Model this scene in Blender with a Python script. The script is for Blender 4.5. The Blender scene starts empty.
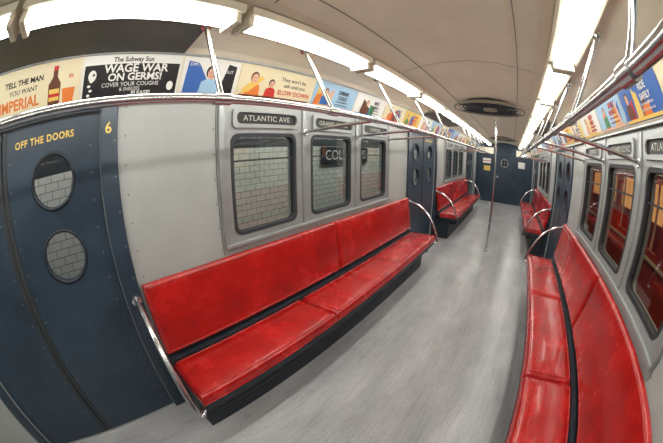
import bpy, bmesh, math, random
from mathutils import Matrix, Vector
random.seed(7)
SC=bpy.context.scene; COL=SC.collection
try:
    SC.view_settings.view_transform='Standard'
except Exception: pass

# ---------------------------------------------------------------- materials
def mat(name,col,rough=.5,metal=0.,var=0.,vscale=6.,stretch=(1,1,1),bump=0.,bscale=60.,coat=0.,spec=.5):
    m=bpy.data.materials.new(name); m.use_nodes=True; nt=m.node_tree; n=nt.nodes; l=nt.links
    b=n['Principled BSDF']; b.inputs['Base Color'].default_value=(*col,1)
    b.inputs['Roughness'].default_value=rough; b.inputs['Metallic'].default_value=metal
    b.inputs['Coat Weight'].default_value=coat; b.inputs['Coat Roughness'].default_value=.10
    b.inputs['Specular IOR Level'].default_value=spec
    if var>0 or bump>0:
        tc=n.new('ShaderNodeTexCoord'); mp=n.new('ShaderNodeMapping'); mp.inputs['Scale'].default_value=stretch
        l.new(tc.outputs['Object'],mp.inputs['Vector'])
    if var>0:
        nz=n.new('ShaderNodeTexNoise'); nz.inputs['Scale'].default_value=vscale; nz.inputs['Detail'].default_value=8; nz.inputs['Roughness'].default_value=.65
        l.new(mp.outputs[0],nz.inputs['Vector'])
        r=n.new('ShaderNodeValToRGB'); r.color_ramp.elements[0].position=.3; r.color_ramp.elements[1].position=.7
        r.color_ramp.elements[0].color=(*[c*(1-var) for c in col],1); r.color_ramp.elements[1].color=(*[min(1,c*(1+var)) for c in col],1)
        l.new(nz.outputs['Fac'],r.inputs[0]); l.new(r.outputs[0],b.inputs['Base Color'])
        mr=n.new('ShaderNodeMapRange'); mr.inputs['To Min'].default_value=max(0,rough-.08); mr.inputs['To Max'].default_value=min(1,rough+.12)
        l.new(nz.outputs['Fac'],mr.inputs['Value']); l.new(mr.outputs[0],b.inputs['Roughness'])
    if bump>0:
        nb=n.new('ShaderNodeTexNoise'); nb.inputs['Scale'].default_value=bscale; nb.inputs['Detail'].default_value=4
        l.new(tc.outputs['Object'],nb.inputs['Vector'])
        bp=n.new('ShaderNodeBump'); bp.inputs['Strength'].default_value=bump; bp.inputs['Distance'].default_value=.01
        l.new(nb.outputs['Fac'],bp.inputs['Height']); l.new(bp.outputs[0],b.inputs['Normal'])
    return m
def emis(name,col,s):
    m=bpy.data.materials.new(name); m.use_nodes=True; nt=m.node_tree; b=nt.nodes['Principled BSDF']
    b.inputs['Base Color'].default_value=(*col,1); b.inputs['Emission Color'].default_value=(*col,1); b.inputs['Emission Strength'].default_value=s
    return m
def glassmat(name,tint=(.85,.9,.9),base=.07):
    m=bpy.data.materials.new(name); m.use_nodes=True; nt=m.node_tree; n=nt.nodes; l=nt.links
    n.remove(n['Principled BSDF']); out=n['Material Output']
    t=n.new('ShaderNodeBsdfTransparent'); t.inputs[0].default_value=(*tint,1)
    g=n.new('ShaderNodeBsdfGlossy'); g.inputs['Roughness'].default_value=.03
    f=n.new('ShaderNodeLayerWeight'); f.inputs[0].default_value=.5
    p=n.new('ShaderNodeMath'); p.operation='POWER'; p.inputs[1].default_value=4; l.new(f.outputs['Facing'],p.inputs[0])
    a=n.new('ShaderNodeMath'); a.operation='MULTIPLY_ADD'; a.inputs[1].default_value=1-base; a.inputs[2].default_value=base; l.new(p.outputs[0],a.inputs[0])
    mx=n.new('ShaderNodeMixShader'); l.new(a.outputs[0],mx.inputs[0]); l.new(t.outputs[0],mx.inputs[1]); l.new(g.outputs[0],mx.inputs[2]); l.new(mx.outputs[0],out.inputs[0])
    return m
M={}
M['red']=mat('red_vinyl',(.42,.010,.008),.24,var=.35,vscale=4,bump=.14,bscale=12,coat=.6)
M['navy']=mat('navy_paint',(.026,.046,.072),.34,var=.30,vscale=3.5,bump=.06,bscale=14)
M['navyd']=mat('dark_navy_metal',(.016,.024,.034),.5,var=.3,vscale=8)
M['grey']=mat('grey_enamel_panel',(.39,.41,.40),.36,var=.08,vscale=2.5,bump=.03,bscale=8)
M['alu']=mat('painted_aluminium',(.34,.36,.36),.33,metal=.35,var=.10,vscale=6)
M['gask']=mat('dark_gasket',(.03,.035,.04),.6)
M['cream']=mat('cream_ceiling_enamel',(.78,.73,.58),.33,var=.07,vscale=2,bump=.03,bscale=5)
M['creamd']=mat('ceiling_seam',(.25,.23,.17),.5)
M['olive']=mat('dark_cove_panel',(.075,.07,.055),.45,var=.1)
M['chrome']=mat('worn_chrome',(.62,.63,.64),.22,metal=1.,var=.10,vscale=10)
M['black']=mat('black_enamel',(.01,.01,.012),.35)
M['glass']=glassmat('window_glass',(.75,.80,.80),.10); M['glassd']=glassmat('porthole_glass',(.42,.46,.5),.08)
M['tube']=emis('fluorescent_diffuser',(1.,.98,.91),18.)
M['white']=mat('poster_white',(.76,.76,.72),.5); M['pblack']=mat('poster_black',(.012,.012,.014),.5)
M['pcream']=mat('poster_cream',(.74,.66,.45),.5); M['pyel']=mat('poster_yellow',(.75,.52,.12),.5)
M['pblue']=mat('poster_blue',(.04,.13,.42),.5); M['plb']=mat('poster_light_blue',(.34,.54,.72),.5)
M['pred']=mat('poster_red',(.55,.035,.025),.5); M['porg']=mat('poster_orange',(.72,.20,.04),.5)
M['pbrn']=mat('poster_brown',(.14,.05,.025),.5); M['pskin']=mat('poster_skin',(.70,.42,.29),.5); M['pgrn']=mat('poster_green',(.07,.26,.11),.5)
M['gold']=mat('gold_lettering',(.80,.56,.12),.45)
M['signtxt']=mat('sign_lettering',(.5,.5,.44),.5)
# floor
def floor_mat():
    m=bpy.data.materials.new('worn_grey_floor'); m.use_nodes=True; nt=m.node_tree; n=nt.nodes; l=nt.links; b=n['Principled BSDF']
    tc=n.new('ShaderNodeTexCoord')
    def nz(sc,st,de):
        mp=n.new('ShaderNodeMapping'); mp.inputs['Scale'].default_value=st; l.new(tc.outputs['Object'],mp.inputs[0])
        t=n.new('ShaderNodeTexNoise'); t.inputs['Scale'].default_value=sc; t.inputs['Detail'].default_value=de; t.inputs['Roughness'].default_value=.6; l.new(mp.outputs[0],t.inputs['Vector']); return t
    def ramp(t,p0,c0,p1,c1):
        r=n.new('ShaderNodeValToRGB'); r.color_ramp.elements[0].position=p0; r.color_ramp.elements[0].color=(*c0,1); r.color_ramp.elements[1].position=p1; r.color_ramp.elements[1].color=(*c1,1); l.new(t.outputs['Fac'],r.inputs[0]); return r
    def mul(a,c):
        x=n.new('ShaderNodeMixRGB'); x.blend_type='MULTIPLY'; x.inputs[0].default_value=1; l.new(a.outputs[0],x.inputs[1]); l.new(c.outputs[0],x.inputs[2]); return x
    o=ramp(nz(2.5,(2.2,.6,1),7),.3,(.34,.345,.36),.68,(.48,.48,.49))
    o=mul(o,ramp(nz(60,(1,1,1),3),.38,(.86,.86,.86),.5,(1,1,1)))
    o=mul(o,ramp(nz(1.3,(1,.7,1),5),.35,(.84,.84,.84),.6,(1.1,1.1,1.1)))
    o=mul(o,ramp(nz(6,(7,.45,1),4),.36,(.86,.86,.86),.48,(1,1,1)))
    l.new(o.outputs[0],b.inputs['Base Color']); b.inputs['Roughness'].default_value=.28
    return m
M['floor']=floor_mat()
def tile_mat():
    m=bpy.data.materials.new('station_tile'); m.use_nodes=True; nt=m.node_tree; n=nt.nodes; l=nt.links; b=n['Principled BSDF']
    tc=n.new('ShaderNodeTexCoord')
    sx=n.new('ShaderNodeSeparateXYZ'); cx=n.new('ShaderNodeCombineXYZ'); l.new(tc.outputs['Object'],sx.inputs[0]); l.new(sx.outputs['Y'],cx.inputs['X']); l.new(sx.outputs['Z'],cx.inputs['Y'])
    br=n.new('ShaderNodeTexBrick'); br.offset=.5; br.inputs['Scale'].default_value=1.; br.inputs['Brick Width'].default_value=.20; br.inputs['Row Height'].default_value=.10; br.inputs['Mortar Size'].default_value=.005
    br.inputs['Color1'].default_value=(.76,.75,.68,1); br.inputs['Color2'].default_value=(.69,.68,.62,1); br.inputs['Mortar'].default_value=(.25,.24,.21,1)
    l.new(cx.outputs[0],br.inputs['Vector']); l.new(br.outputs['Color'],b.inputs['Base Color']); b.inputs['Roughness'].default_value=.25
    return m
M['tile']=tile_mat()
M['dark']=mat('tunnel_dark',(.03,.03,.03),.8,var=.3); M['band']=mat('tile_frieze',(.05,.055,.06),.35)
M['bodyred']=mat('train_red_paint',(.42,.035,.018),.35,var=.1); M['warm']=emis('lit_interior',(1.,.45,.14),.9)
M['pale']=mat('train_pale_stripe',(.8,.7,.5),.4)

# ---------------------------------------------------------------- mesh builder
def rrect(u0,u1,v0,v1,r,seg=6):
    P=[]
    for cx,cy,a0 in ((u1-r,v1-r,0),(u0+r,v1-r,90),(u0+r,v0+r,180),(u1-r,v0+r,270)):
        for i in range(seg+1):
            a=math.radians(a0+90*i/seg); P.append((cx+r*math.cos(a),cy+r*math.sin(a)))
    return P
def circ(cx,cy,r,n=36,ry=None):
    ry=ry or r
    return [(cx+r*math.cos(2*math.pi*i/n),cy+ry*math.sin(2*math.pi*i/n)) for i in range(n)]
def side_mat(s,x):
    """local (u,v,w): u->+y (left) , v->+z, w-> toward car interior ; plane at |X|=x. u stays +y for both sides"""
    return Matrix(((0,0,-s,s*x),(1,0,0,0),(0,1,0,0),(0,0,0,1)))
class Bd:
    def __init__(s): s.v=[];s.f=[];s.m=[];s.sm=[];s.mats=[]
    def mi(s,k):
        if k not in s.mats: s.mats.append(k)
        return s.mats.index(k)
    def add(s,vs,fs,k,smooth=False,mx=None):
        o=len(s.v); 
        for p in vs:
            p=Vector(p); s.v.append(tuple(mx@p) if mx else tuple(p))
        i=s.mi(k)
        for f in fs: s.f.append([o+a for a in f]); s.m.append(i); s.sm.append(smooth)
    def box(s,x0,x1,y0,y1,z0,z1,k,mx=None):
        vs=[(x,y,z) for x in (x0,x1) for y in (y0,y1) for z in (z0,z1)]
        s.add(vs,[(0,1,3,2),(4,6,7,5),(0,4,5,1),(2,3,7,6),(0,2,6,4),(1,5,7,3)],k,False,mx)
    def bbox(s,x0,x1,y0,y1,z0,z1,k,r=.01,mx=None):
        bm=bmesh.new(); bmesh.ops.create_cube(bm,size=1)
        for v in bm.verts: v.co=Vector(((x0+x1)/2+v.co.x*(x1-x0),(y0+y1)/2+v.co.y*(y1-y0),(z0+z1)/2+v.co.z*(z1-z0)))
        bmesh.ops.bevel(bm,geom=bm.edges[:],offset=r,segments=3,affect='EDGES',profile=.5)
        bm.verts.index_update(); s.add([v.co[:] for v in bm.verts],[[v.index for v in f.verts] for f in bm.faces],k,True,mx); bm.free()
    def tube(s,pts,r,k,seg=12,mx=None):
        pts=[Vector(p) for p in pts]; n=len(pts); vs=[];fs=[]
        t=(pts[1]-pts[0]).normalized(); up=Vector((0,0,1)) if abs(t.z)<.9 else Vector((1,0,0)); a=t.cross(up).normalized()
        for i,p in enumerate(pts):
            t=((pts[min(i+1,n-1)]-pts[max(i-1,0)])).normalized(); a=(a-t*a.dot(t)).normalized(); b=t.cross(a)
            for j in range(seg):
                an=2*math.pi*j/seg; vs.append(p+(a*math.cos(an)+b*math.sin(an))*r)
        for i in range(n-1):
            for j in range(seg): fs.append((i*seg+j,i*seg+(j+1)%seg,(i+1)*seg+(j+1)%seg,(i+1)*seg+j))
        s.add(vs,fs,k,True,mx)
        s.add(vs[:seg],[tuple(range(seg))],k,False,mx); s.add(vs[-seg:],[tuple(range(seg))],k,False,mx)
    def torus(s,c,R,r,k,mx,n=36,seg=8):
        vs=[];fs=[]
        for i in range(n):
            a=2*math.pi*i/n
            for j in range(seg):
                b=2*math.pi*j/seg; q=R+r*math.cos(b); vs.append((c[0]+q*math.cos(a),c[1]+q*math.sin(a),c[2]+r*math.sin(b)))
        for i in range(n):
            for j in range(seg): fs.append((i*seg+j,((i+1)%n)*seg+j,((i+1)%n)*seg+(j+1)%seg,i*seg+(j+1)%seg))
        s.add(vs,fs,k,True,mx)
    def prism(s,prof,y0,y1,k):
        n=len(prof); vs=[(x,y,z) for y in (y0,y1) for x,z in prof]
        s.add(vs,[(i,(i+1)%n,n+(i+1)%n,n+i) for i in range(n)]+[tuple(range(n)),tuple(range(n,2*n))],k)
    def sheet(s,outer,holes,depth,k,mx):
        """2D outline with holes, extruded symmetric depth along local z"""
        cu=bpy.data.curves.new('t','CURVE'); cu.dimensions='2D'; cu.fill_mode='BOTH'; cu.extrude=depth/2
        for lp in [outer]+holes:
            sp=cu.splines.new('POLY'); sp.points.add(len(lp)-1)
            for p,q in zip(sp.points,lp): p.co=(q[0],q[1],0,1)
            sp.use_cyclic_u=True
        s._cv(cu,k,mx)
    def poly(s,pts,w,k,mx):
        s.add([(p[0],p[1],w) for p in pts],[tuple(range(len(pts)))],k,False,mx)
    def text(s,body,size,mx,k,w=0.,sx=1.,align='CENTER',ext=.0006,off=0.,sp=1.):
        cu=bpy.data.curves.new('t','FONT'); cu.body=body; cu.size=size; cu.align_x=align; cu.align_y='CENTER'; cu.extrude=ext; cu.resolution_u=3; cu.offset=off; cu.space_character=sp
        s._cv(cu,k,mx@Matrix.Translation((0,0,w))@Matrix.Diagonal((sx,1,1,1)))
    def _cv(s,cu,k,mx):
        ob=bpy.data.objects.new('t',cu); COL.objects.link(ob); bpy.context.view_layer.update()
        dg=bpy.context.evaluated_depsgraph_get(); me=ob.evaluated_get(dg).to_mesh()
        s.add([v.co[:] for v in me.vertices],[list(p.vertices) for p in me.polygons],k,False,mx)
        bpy.data.objects.remove(ob); bpy.data.curves.remove(cu)
    def pillow(s,L,D,T,k,mx,p=14,e=.25,n=28,m=18):
        def g(i,n): return math.sin((i/n-.5)*math.pi)
        vs=[];fs=[]
        for i in range(n+1):
            for j in range(m+1):
                u=g(i,n);v=g(j,m); h=(max(0,1-abs(u)**(p*3))*max(0,1-abs(v)**p))**e
                vs.append((u*L/2,v*D/2,T*(.25+.70*h+.05*(1-u*u)*(1-v*v))))
        for i in range(n):
            for j in range(m):
                a=i*(m+1)+j; fs.append((a,a+m+1,a+m+2,a+1))
        o=len(vs); ring=[i*(m+1) for i in range(n+1)]+[n*(m+1)+j for j in range(1,m+1)]+[i*(m+1)+m for i in range(n-1,-1,-1)]+[j for j in range(m-1,0,-1)]
        for r in ring: vs.append((vs[r][0],vs[r][1],0))
        q=len(ring)
        for i in range(q): fs.append((ring[i],o+i,o+(i+1)%q,ring[(i+1)%q]))
        fs.append(tuple(range(o,o+q)))
        s.add(vs,fs,k,True,mx)
        # welted seam running just inside the cushion edge
        zz=T*.965
        c=[(-L/2+.03,-D/2+.022),(L/2-.03,-D/2+.022),(L/2-.03,D/2-.022),(-L/2+.03,D/2-.022)]
        for i in range(4):
            a,b=c[i],c[(i+1)%4]; s.tube([(a[0],a[1],zz-.0035),(b[0],b[1],zz-.0035)],.0045,k,6,mx)
    def done(s,name,parent=None):
        me=bpy.data.meshes.new(name); me.from_pydata(s.v,[],s.f)
        for k in s.mats: me.materials.append(M[k])
        me.polygons.foreach_set('material_index',s.m); me.polygons.foreach_set('use_smooth',s.sm); me.update()
        ob=bpy.data.objects.new(name,me); COL.objects.link(ob)
        if parent: ob.parent=parent
        return ob
def empty(name,loc=(0,0,0)):
    e=bpy.data.objects.new(name,None); COL.objects.link(e); e.empty_display_size=.1; return e
def smooth(pts,n=8):
    out=[]; P=[Vector(p) for p in pts]; P=[P[0]*2-P[1]]+P+[P[-1]*2-P[-2]]
    for i in range(1,len(P)-2):
        for j in range(n):
            t=j/n; a,b,c,d=P[i-1],P[i],P[i+1],P[i+2]
            out.append(.5*((2*b)+(c-a)*t+(2*a-5*b+4*c-d)*t*t+(3*b-a-3*c+d)*t**3))
    out.append(P[-2]); return out

# ---------------------------------------------------------------- dimensions
HW=1.25; YB=-2.3; YE=11.5
DOORS=[(-1.30,.06),(3.90,5.26),(9.10,10.46)]
BAYS=[.06,5.26]
WINS=[(.93-.06,1.51-.06),(1.70-.06,2.28-.06),(2.475-.06,3.05-.06)]
WB,WT=1.165,1.838

# floor
b=Bd(); b.box(-HW,HW,YB,YE,-.06,0,'floor'); b.done('floor')
# ceiling
b=Bd()
half=[(1.30,2.06),(1.215,2.072),(1.20,2.078),(1.105,2.310),(1.06,2.338),(.95,2.36),(.80,2.37),(.50,2.375),(.38,2.40),(.20,2.43),(0,2.44)]
prof=[(-x,z) for x,z in half]+[(x,z) for x,z in half[-2::-1]]
n=len(prof)
vs=[(x,y,z) for y in (YB,YE) for x,z in prof]+[(x*1.02,y,z+.05) for y in (YB,YE) for x,z in prof]
fs=[(i,i+1,n+i+1,n+i) for i in range(n-1)]+[(2*n+i,2*n+i+1,3*n+i+1,3*n+i) for i in range(n-1)]
b.add(vs,fs,'cream',False)
for y in [i*1.3-1.95 for i in range(11)]:
    for x0,z0,x1,z1 in ((-.5,2.375,-.38,2.40),(-.38,2.40,-.2,2.43),(-.2,2.43,0,2.44),(0,2.44,.2,2.43),(.2,2.43,.38,2.40),(.38,2.40,.5,2.375)):
        b.add([(x0,y,z0-.004),(x1,y,z1-.004),(x1,y+.009,z1-.004),(x0,y+.009,z0-.004)],[(0,1,2,3)],'creamd')
for x,z in ((-.38,2.397),(.38,2.397)): b.box(x-.003,x+.003,YB,YE,z-.004,z,'creamd')
for s in (-1,1):
    b.box(s*1.215-.008,s*1.215+.008,YB,YE,2.062,2.088,'alu')
    b.box(s*1.105-.008,s*1.105+.008,YB,YE,2.302,2.318,'alu')
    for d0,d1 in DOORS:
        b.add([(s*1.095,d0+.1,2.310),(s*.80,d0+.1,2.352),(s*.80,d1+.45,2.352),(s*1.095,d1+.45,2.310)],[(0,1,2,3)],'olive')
b.done('ceiling')

# side walls
for s,nm in ((-1,'left'),(1,'right')):
    b=Bd(); mx=side_mat(s,1.29)
    holes=[]
    for o in BAYS:
        for a,c in WINS: holes.append(rrect(o+a,o+c,WB,WT,.06))
    for d0,d1 in DOORS: holes.append([(d0,.004),(d1,.004),(d1,2.035),(d0,2.035)])
    b.sheet([(YB,0),(YE,0),(YE,2.06),(YB,2.06)],holes,.08,'grey',mx)
    for o in BAYS:
        h=[rrect(o+a-.012,o+c+.012,WB-.012,WT+.012,.065) for a,c in WINS]
        b.sheet([(o+.79,1.10),(o+3.09,1.10),(o+3.09,2.058),(o+.79,2.058)],h,.012,'alu',side_mat(s,1.244))
        b.bbox(min(s*1.215,s*1.238),max(s*1.215,s*1.238),o+.77,o+3.11,1.085,1.115,'alu',.005)
        for yy in (.79,1.545,2.32,3.07):
            b.bbox(min(s*1.225,s*1.24),max(s*1.225,s*1.24),o+yy-.022,o+yy+.022,1.115,2.05,'alu',.005)
        for yy in (.16,.74,3.14,3.68):
            for z in [1.08+.16*i for i in range(7)]:
                b.poly(circ(o+yy,z,.007,8),.042,'creamd',mx)
        b.box(o+.755,o+.759,1.05,2.055,.039,.0415,'gask',mx)
    b.done('wall_'+nm)
# end walls
b=Bd()
mxe=Matrix(((1,0,0,0),(0,0,1,YE+.03),(0,1,0,0),(0,0,0,1)))
b.sheet([(-HW-.08,0),(HW+.08,0),(HW+.08,2.06),(1.1,2.31),(.5,2.40),(0,2.47),(-.5,2.40),(-1.1,2.31),(-HW-.08,2.06)],[[(-.40,.004),(.40,.004),(.40,2.0),(-.40,2.0)]],.06,'navy',mxe)
b.box(-1.15,-.5,YE-.012,YE,1.95,2.2,'cream'); b.box(.5,1.15,YE-.012,YE,1.95,2.2,'cream')
b.box(-.95,-.6,YE-.016,YE,1.55,1.75,'white'); b.box(-.95,-.6,YE-.02,YE-.01,1.63,1.66,'pred'); b.box(-.9,-.62,YE-.016,YE,1.25,1.45,'pyel')
b.box(.6,.9,YE-.016,YE,1.5,1.75,'white')
b.done('wall_end')
b=Bd(); b.box(-HW-.08,HW+.08,YB-.06,YB,0,2.45,'grey'); b.done('wall_back')
# end door
e=empty('door_end')
b=Bd(); mxd=Matrix(((1,0,0,0),(0,0,1,YE+.02),(0,1,0,0),(0,0,0,1)))
b.sheet([(-.398,.006),(.398,.006),(.398,1.998),(-.398,1.998)],[circ(0,1.62,.15)],.04,'navy',mxd); b.done('leaf',e)
b=Bd(); mm=Matrix(((1,0,0,0),(0,0,1,YE-.003),(0,1,0,0),(0,0,0,1)))
b.torus((0,1.62,0),.155,.018,'alu',mm); b.box(-.15,.15,YE-.004,YE+.004,1.612,1.628,'alu'); b.box(-.008,.008,YE-.004,YE+.004,1.47,1.77,'alu')
b.box(-.33,-.27,YE-.05,YE,1.0,1.1,'chrome'); b.tube([(-.30,YE-.05,1.05),(-.2,YE-.05,1.05)],.012,'chrome'); b.done('window_rim_and_handle',e)
b=Bd(); b.add([(-.16,YE+.03,1.46),(.16,YE+.03,1.46),(.16,YE+.03,1.78),(-.16,YE+.03,1.78)],[(0,1,2,3)],'glassd'); b.done('glass',e)

# side doors
di=0
for s in (-1,1):
    for d0,d1 in DOORS:
        di+=1; e=empty('door_%d'%di); mid=(d0+d1)/2
        for li,(a,c) in enumerate(((d0+.002,mid-.006),(mid+.006,d1-.002))):
            cy=(a+c)/2+(.025 if li else -.025); b=Bd(); mx=side_mat(s,1.285)
            b.sheet([(a,.012),(c,.012),(c,2.032),(a,2.032)],[circ(cy,1.716,.135),circ(cy,1.316,.135)],.035,'navy',mx)
            for z in (1.716,1.316):
                b.torus((cy,z,.018),.142,.010,'navyd',mx)
                b.poly(circ(cy,z,.139),0,'glassd',mx)
            ea,ec=(c-.03,c) if li==0 else (a,a+.03)
            b.box(ea,ec,.02,2.02,.015,.022,'gask',mx)
            for ry in (a+.055,c-.055):
                for z in [.12+.145*i for i in range(13)]: b.poly(circ(ry,z,.005,8),.0185,'creamd',mx)
            b.done('leaf_%d'%(li+1),e)
        b=Bd()
        for a,c in ((d0-.11,d0-.002),(d1+.002,d1+.11)):
            b.bbox(min(s*1.225,s*1.2495),max(s*1.225,s*1.2495),a,c,.002,2.055,'navy',.006)
            for z in [.15+.19*i for i in range(10)]: b.poly(circ((a+c)/2+.035,z,.005,8),1.25-1.224,'creamd',side_mat(s,1.25))
        b.box(min(s*1.235,s*1.2495),max(s*1.235,s*1.2495),d0-.002,d1+.002,2.036,2.058,'navyd')
        b.box(min(s*1.255,s*1.33),max(s*1.255,s*1.33),d0+.002,d1-.002,.0,.01,'alu')
        b.done('door_frame',e)
        b=Bd()
        mt=side_mat(s,1.2675)@Matrix.Translation((mid+.31 if s<0 else mid-.31,1.94,0))
        m6=side_mat(s,1.2245)@Matrix.Translation((d1+.052 if s<0 else d0-.052,1.93,0))
        if s>0: mt=mt@Matrix.Diagonal((-1,1,1,1)); m6=m6@Matrix.Diagonal((-1,1,1,1))
        b.text('OFF THE DOORS',.052,mt,'gold',w=.0015,sx=.95,off=.0012,sp=1.12)
        b.text('6',.085,m6,'gold',w=.001,off=.001)
        b.done('door_lettering',e)

# windows
wi=0
for s in (-1,1):
    for o in BAYS:
        for a,c in WINS:
            wi+=1; e=empty('window_%d'%wi)
            b=Bd(); mx=side_mat(s,1.262)
            b.sheet(rrect(o+a-.008,o+c+.008,WB-.008,WT+.008,.066),[rrect(o+a+.014,o+c-.014,WB+.014,WT-.014,.055)],.05,'gask',mx)
            b.box(o+a+.014,o+c-.014,1.655,1.667,-.012,.002,'gask',mx)
            b.done('frame',e)
            b=Bd(); b.box(o+a+.006,o+c-.006,WB+.006,WT-.006,-.004,0,'glass',mx); b.done('glass_pane',e)

# destination signs
names=['ATLANTIC AVE','GRAND CONC','EXPRESS']
for s in (-1,1):
    for o in BAYS:
        for i,(a,c) in enumerate(WINS):
            b=Bd(); y0,y1=o+a+.0,o+c+.03; mx=side_mat(s,1.228)
            b.sheet(rrect(y0,y1,1.885,2.02,.03),[rrect(y0+.03,y1-.03,1.912,1.992,.035)],.022,'alu',mx)
            b.poly(rrect(y0+.028,y1-.028,1.91,1.994,.035),-.008,'black',mx)
            t=mx@Matrix.Translation(((y0+y1)/2,1.952,0))
            if s>0: t=t@Matrix.Diagonal((-1,1,1,1))
            b.text(names[i],.055,t,'signtxt',w=-.0065,sx=1.05,sp=1.1)
            b.done('destination_sign')

# benches
def bench(s,o):
    e=empty('bench_seat'); y0=o+.125; y1=o+3.74; L=(y1-y0)/3
    X=lambda a,c:(min(s*a,s*c),max(s*a,s*c))
    b=Bd()
    b.box(*X(.90,1.222),y0+.02,y1-.02,0.0,.39,'navyd')
    b.bbox(*X(.735,1.20),y0+.005,y1-.005,.385,.45,'navyd',.008)
    b.box(*X(1.11,1.222),y0+.005,y1-.005,.39,.535,'navyd')
    b.prism([(s*1.168,.53),(s*1.232,1.0),(s*1.247,1.0),(s*1.247,.53)],y0+.06,y1-.06,'navyd')
    for k in range(8):
        yy=y0+.15+k*(L*3-.3)/7; b.box(*X(.78,.90),yy-.01,yy+.01,.30,.39,'navyd')
    for k in range(3):
        ya=y0+L*k+.1; 
        for j in range(5): b.box(*X(.894,.901),ya,ya+L-.2,.09+j*.045,.105+j*.045,'gask')
    b.done('base_frame',e)
    for k in range(3):
        b=Bd(); cx=(.722+1.12)/2; D=.398
        vx=Vector((-s*1.0,0,.045)).normalized(); wx=Vector((s*.045,0,1)).normalized()
        mx=Matrix(((0,vx.x,wx.x,s*cx),(1,vx.y,wx.y,y0+L*(k+.5)),(0,vx.z,wx.z,.448),(0,0,0,1)))
        b.pillow(L-.010,D,.082,'red',mx); b.done('seat_cushion_%d'%(k+1),e)
    for k in range(2):
        b=Bd(); a=Vector((s*1.165,0,.56)); c=Vector((s*1.236,0,1.04)); vv=(c-a); H=vv.length; vv.normalize(); w=Vector((-s*abs(vv.z),0,abs(vv.x)))
        mid=(a+c)/2; LL=(y1-y0)/2
        mx=Matrix(((0,vv.x,w.x,mid.x),(1,0,0,y0+LL*(k+.5)),(0,vv.z,w.z,mid.z),(0,0,0,1)))
        b.pillow(LL-.008,H,.038,'red',mx); b.done('backrest_%d'%(k+1),e)
    for nm,yy,dd in (('armrest_1',y0-.06,.05),('armrest_2',y1+.06,-.05)):
        b=Bd()
        pts=smooth([(s*1.205,yy,.965),(s*1.06,yy,.925),(s*.92,yy,.83),(s*.80,yy,.67),(s*.725,yy,.50),(s*.70,yy,.41)],6)
        b.tube(pts,.019,'chrome'); b.tube([(s*.70,yy,.41),(s*.72,yy+dd*.6,.40),(s*.78,yy+dd*1.6,.40)],.019,'chrome')
        b.tube([(s*1.222,yy,.97),(s*1.203,yy,.965)],.034,'chrome'); b.done(nm,e)
for s in (-1,1):
    for o in BAYS: bench(s,o)

# grab rails
for s in (-1,1):
    b=Bd(); x=s*.578; z=1.923
    b.tube([(x,YB+.02,z),(x,0,z),(x,4,z),(x,8,z),(x,10.9,z)],.0175,'chrome',14)
    for o in (-5.2,0,5.2):
        for y in (.49,1.14,2.0,2.85,3.65):
            if not YB<o+y<YE-.5: continue
            b.tube([(x,o+y,z),(s*.70,o+y,2.17),(s*.795,o+y,2.345)],.0115,'chrome',10)
            b.tube([(x,o+y-.035,z),(x,o+y+.035,z)],.024,'chrome',12); b.tube([(s*.785,o+y,2.33),(s*.80,o+y,2.36)],.028,'chrome')
        for y in (1.605,2.38,3.13):
            if not YB<o+y<YE-.5: continue
            b.tube([(s*1.235,o+y,1.862),(x,o+y,z)],.0135,'chrome',10); b.tube([(x,o+y-.03,z),(x,o+y+.03,z)],.023,'chrome',12)
            b.tube([(s*1.226,o+y,1.860),(s*1.21,o+y,1.863)],.028,'chrome',12)
    b.done('grab_rail')
b=Bd(); b.tube([(-.01,5.13,0),(-.01,5.13,1),(-.01,5.13,2.44)],.018,'chrome',16); b.tube([(-.01,5.13,0),(-.01,5.13,.03)],.045,'chrome',16); b.tube([(-.01,5.13,2.41),(-.01,5.13,2.438)],.045,'chrome',16); b.done('grab_pole')

# fluorescent lights
for s in (-1,1):
    segs=[(-2.25,-1.43)]+[(-1.4+i,-1.4+i+.965) for i in range(12)]+[(10.6,11.4)]
    for a,c in segs:
        b=Bd(); x0,x1=(min(s*.57,s*.76),max(s*.57,s*.76))
        b.box(x0,x1,a,c,2.325,2.367,'cream')
        N=8; pr=[]
        for i in range(N+1):
            t=math.pi*i/N; pr.append(((x0+x1)/2-.058*math.cos(t),2.326-.042*math.sin(t)))
        vs=[(p[0],y_,p[1]) for y_ in (a+.03,c-.03) for p in pr]
        fs=[(i,i+1,N+2+i,N+1+i) for i in range(N)]+[tuple(range(N+1)),tuple(range(N+1,2*N+2))]
        b.add(vs,fs,'tube',False)
        for q0,q1 in ((a,a+.03),(c-.03,c)):
            b.bbox(x0+.025,x1-.025,q0,q1,2.278,2.328,'cream',.005)
        b.done('fluorescent_light')

# fans
for y in (-1.45,3.75,8.95):
    b=Bd(); mx=Matrix(((1,0,0,0),(0,1,0,y),(0,0,1,2.425),(0,0,0,1)))
    b.tube([(0,y,2.44),(0,y,2.405)],.50,'black',48)
    b.torus((0,0,-.03),.50,.022,'creamd',mx,48)
    for r in (.44,.38,.32,.26,.20,.14): b.torus((0,0,-.03),r,.008,'navyd',mx,40,6)
    for k in range(12):
        a=k*math.pi/6; b.tube([(.1*math.cos(a),y+.1*math.sin(a),2.395),(.49*math.cos(a),y+.49*math.sin(a),2.395)],.006,'navyd',6)
    b.tube([(0,y,2.41),(0,y,2.37)],.10,'creamd',24)
    b.done('ceiling_fan')

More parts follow.
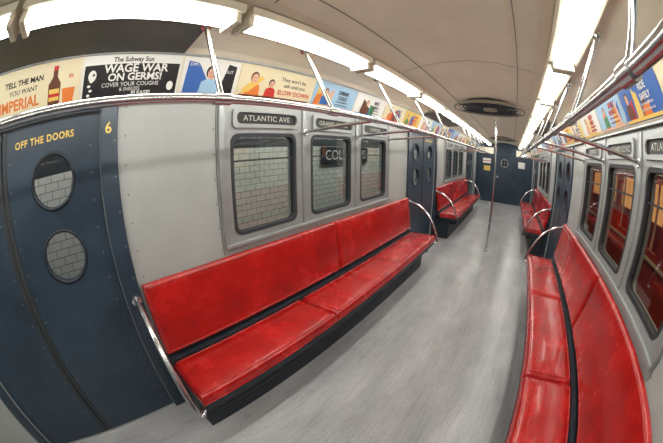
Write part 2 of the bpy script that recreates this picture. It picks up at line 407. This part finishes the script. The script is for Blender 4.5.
# posters
A=Vector((1.2,2.084)); T=Vector((1.108,2.304)); dv=(T-A); H=dv.length; dv.normalize()
def admx(s,y0,w):
    v=Vector((s*dv.x,0,dv.y)); nrm=Vector((-s*abs(dv.y),0,-abs(dv.x)))
    u=Vector((0,1,0)) if s<0 else Vector((0,-1,0)); yy=y0 if s<0 else y0+w
    p=Vector((s*A.x,yy,A.y))+nrm*.006
    return Matrix(((u.x,v.x,nrm.x,p.x),(u.y,v.y,nrm.y,p.y),(u.z,v.z,nrm.z,p.z),(0,0,0,1)))
def TT(b,mx,u,v,txt,size,k,w=.002,sx=1.,al='CENTER',off=0.): b.text(txt,size,mx@Matrix.Translation((u,v,0)),k,w=w,sx=sx,align=al,off=off)
def card(b,mx,w,k): b.box(0,w,.004,H-.004,-.001,.001,k,mx)
def R(b,mx,u0,u1,v0,v1,k,w=.0016): b.poly([(u0,v0),(u1,v0),(u1,v1),(u0,v1)],w,k,mx)
def E(b,mx,u,v,r,ry,k,w=.002): b.poly(circ(u,v,r,20,ry),w,k,mx)
def person(b,mx,u,v,sz,shirt,w=.003,hair='pbrn'):
    b.poly([(u-.9*sz,v-1.6*sz),(u+.9*sz,v-1.6*sz),(u+.75*sz,v-.5*sz),(u+.3*sz,v-.25*sz),(u-.3*sz,v-.25*sz),(u-.75*sz,v-.5*sz)],w,shirt,mx)
    E(b,mx,u,v+.33*sz,.46*sz,.55*sz,hair,w+.0004); E(b,mx,u+.05*sz,v+.2*sz,.36*sz,.48*sz,'pskin',w+.0008)
    E(b,mx,u-.08*sz,v+.27*sz,.05*sz,.05*sz,'pblack',w+.0012); E(b,mx,u+.2*sz,v+.27*sz,.05*sz,.05*sz,'pblack',w+.0012)
    R(b,mx,u-.08*sz,u+.2*sz,v-.02*sz,v+.04*sz,'pred',w+.0012)
def poster(s,y0,y1,kind):
    w=y1-y0-.012; b=Bd(); mx=admx(s,y0+.006,w)
    if kind=='imperial':
        card(b,mx,w,'pcream'); TT(b,mx,.50,.165,'TELL THE MAN',.040,'pblack',off=.001); TT(b,mx,.50,.12,'YOU WANT',.036,'pblack'); TT(b,mx,.47,.057,'IMPERIAL',.078,'porg',off=.002,sx=.9)
        u=.71; b.poly([(u-.037,.01),(u+.037,.01),(u+.039,.12),(u+.015,.155),(u+.014,.205),(u-.014,.205),(u-.015,.155),(u-.039,.12)],.002,'pbrn',mx)
        R(b,mx,u-.032,u+.032,.035,.095,'pyel',.0026); R(b,mx,u-.032,u+.032,.055,.072,'pred',.003); R(b,mx,u-.015,u+.015,.19,.212,'pred',.0026)
        b.poly([(u+.06,.01),(u+.12,.01),(u+.13,.09),(u+.05,.09)],.0022,'porg',mx); TT(b,mx,.81,.15,"86",.03,'pred')
    elif kind=='germs':
        card(b,mx,w,'white'); R(b,mx,.01,w-.01,.01,.186,'pblack'); TT(b,mx,w/2,.208,'The Subway Sun',.036,'pblack',off=.0008)
        TT(b,mx,w*.54,.160,'WAGE WAR',.062,'white',w=.003,off=.0015,sx=1.1); TT(b,mx,w*.54,.113,'ON GERMS!',.056,'white',w=.003,off=.0015,sx=1.1)
        TT(b,mx,w*.5,.074,'COVER YOUR COUGHS',.032,'white',w=.003); TT(b,mx,w*.5,.047,'& SNEEZES',.026,'white',w=.003)
        TT(b,mx,w*.62,.022,'PLEASE!',.034,'white',w=.003,off=.001)
        for i in range(6):
            E(b,mx,.045+.012*(i%2),.03+.024*i,.010,.007,'white',.003)
        E(b,mx,.06,.13,.024,.03,'white',.0034); E(b,mx,.068,.135,.007,.007,'pblack',.004); E(b,mx,w-.05,.06,.02,.026,'white',.003)
    elif kind=='woman':
        card(b,mx,w,'white'); b.poly([(.02,.02),(.12,.02),(.17,.1),(.10,.2),(.03,.21)],.002,'pblue',mx)
        person(b,mx,.19,.125,.075,'plb',.003,'pblack'); b.poly([(.26,.02),(.36,.02),(.36,.20),(.30,.21)],.002,'pblack',mx); TT(b,mx,.31,.16,'OUT',.03,'white',w=.003); TT(b,mx,.08,.19,'DIM IT',.028,'white',w=.003); R(b,mx,.02,.35,.008,.018,'pred',.003)
    elif kind=='yellow':
        card(b,mx,w,'pcream'); person(b,mx,.12,.13,.07,'porg'); b.poly([(.03,.03),(.09,.05),(.2,.15),(.17,.17),(.05,.08)],.0036,'pyel',mx)
        person(b,mx,.27,.11,.055,'pred',.003,'pblack')
        TT(b,mx,.47,.17,"They won't be",.042,'pblack'); TT(b,mx,.49,.125,'safe until you',.040,'pblack'); TT(b,mx,.5,.07,'SLOW DOWN',.05,'pred',off=.001); R(b,mx,.02,w-.02,.008,.03,'pbrn',.004)
    else:
        rn=random.Random(kind*13+s); bg=['plb','white','pcream','pyel','white','plb','pcream','pblue'][kind%8]; card(b,mx,w,bg)
        fg=['pred','porg','pblue','pgrn','pbrn','pyel','pskin']; 
        for j in range(5):
            u=rn.uniform(.02,w-.15); b.poly([(u,.02),(u+rn.uniform(.04,.12),.02),(u+rn.uniform(.04,.11),rn.uniform(.08,.2)),(u+rn.uniform(-.01,.03),rn.uniform(.07,.19))],.0016+.0004*j,rn.choice(fg),mx)
        R(b,mx,.015,w-.015,.008,.026,rn.choice(fg),.0042)
        person(b,mx,rn.uniform(.08,w*.4),.13,.06,rn.choice(fg),.0045)
        tx=[('DRINK','COLD'),('RIDE','SAFELY'),('SAVE','BONDS'),('FRESH','DAILY'),('BUY','NOW'),('VISIT','THE FAIR')][kind%6]
        fc='white' if bg=='pblue' else rn.choice(['pblack','pred','pblue'])
        if bg=='plb' and fc=='pblue': fc='pred'
        TT(b,mx,w*.66,.17,tx[0],.05,fc,w=.007,off=.001); TT(b,mx,w*.66,.12,tx[1],.045,fc,w=.007,off=.001)
        TT(b,mx,w*.66,.085,'for real satisfaction',.022,fc,w=.007); TT(b,mx,w*.66,.055,'every day of the week',.020,fc,w=.007)
    b.done('advertising_poster')
left=[(-2.2,-1.6,3),(-1.59,-.97,1),(-.96,-.085,'imperial'),(-.08,.517,'germs'),(.52,.912,'woman'),(.915,1.61,'yellow')]
y=1.615; k=0
while y<10.8: left.append((y,y+.6,k)); y+=.605; k+=1
for a,c,kd in left: poster(-1,a,c,kd)
y=-1.9;k=2
while y<10.8: poster(1,y,y+.6,k); y+=.605; k+=1

# ---------------------------------------------------------------- outside
b=Bd()
b.box(-3.5,-3.3,-5,16,-1.2,1.80,'tile'); b.box(-3.5,-3.29,-5,16,1.80,1.95,'band'); b.box(-3.5,-3.3,-5,16,1.95,3.6,'dark')
b.done('station_wall')
b=Bd(); mx=side_mat(-1,3.27)
b.box(4.2,6.0,1.42,1.78,0,.02,'pblack',mx); b.text('COLUMBUS',.30,mx@Matrix.Translation((5.1,1.6,0)),'white',w=.025); b.done('station_name_sign')
b=Bd(); b.box(-3.5,3.6,-5,16,-1.3,-1.2,'dark'); b.done('track_bed')
b=Bd(); b.box(-3.5,3.6,-5,16,3.6,3.7,'dark'); b.done('tunnel_roof')
b=Bd(); mx=side_mat(1,2.6)
hs=[]; yy=-4.
while yy<15: hs.append(rrect(yy,yy+.75,1.05,1.85,.08)); yy+=1.0
b.sheet([(-5,-.9),(16,-.9),(16,2.6),(-5,2.6)],hs,.06,'bodyred',mx)
b.box(2.55,2.565,-5,16,.93,.97,'pale'); b.box(2.55,2.565,-5,16,1.95,2.03,'pale')
b.box(3.2,3.22,-5,16,1.3,2.3,'warm'); b.box(2.62,3.2,-5,16,.6,.62,'porg'); b.box(3.16,3.19,-5,16,.62,1.3,'bodyred')
yy=-4.
while yy<15: b.tube([(2.95,yy,.62),(2.95,yy,2.4)],.025,'pale',8); yy+=1.55
b.done('subway_train')
def area(name,loc,rot,sx,sy,e,col):
    l=bpy.data.lights.new(name,'AREA'); l.shape='RECTANGLE'; l.size=sx; l.size_y=sy; l.energy=e; l.color=col
    o=bpy.data.objects.new(name,l); COL.objects.link(o); o.location=loc; o.rotation_euler=rot; return o
area('tile_wall_fill',(-2.2,5,3.3),(0,math.radians(40),0),.3,18,360,(1,.95,.86))  # unseen fill light, added to brighten the station tiles
area('train_side_fill',(1.75,5,3.2),(0,math.radians(-35),0),.3,18,150,(1,.68,.42))  # unseen orange fill, added so the red train body reads lit

w=bpy.data.worlds.new('w'); SC.world=w; w.use_nodes=True; w.node_tree.nodes['Background'].inputs[0].default_value=(.5,.5,.55,1); w.node_tree.nodes['Background'].inputs[1].default_value=.03

# ---------------------------------------------------------------- camera (real fisheye lens, 10.5 mm equisolid)
cd=bpy.data.cameras.new('camera'); co=bpy.data.objects.new('camera',cd); COL.objects.link(co); SC.camera=co
cd.type='PANO'; FL=10.5; cd.sensor_width=FL*663/273.46
if not hasattr(cd,'cycles'):
    try:
        import addon_utils; addon_utils.enable('cycles')
    except Exception as ex: print('enable failed',ex)
for obj in (getattr(cd,'cycles',None),cd):
    if obj is None: continue
    for k,v in (('panorama_type','FISHEYE_EQUISOLID'),('fisheye_lens',FL),('fisheye_fov',math.radians(220))):
        try: setattr(obj,k,v)
        except Exception as ex: print(k,ex)
cd.clip_start=.01
ya,pi=math.radians(38.181),math.radians(15.028)
F=Vector((-math.sin(ya)*math.cos(pi),math.cos(ya)*math.cos(pi),-math.sin(pi))); Rr=Vector((math.cos(ya),math.sin(ya),0)); U=Rr.cross(F)
m=Matrix((Rr,U,-F)).transposed().to_4x4(); m.translation=Vector((.310,0,1.716)); co.matrix_world=m
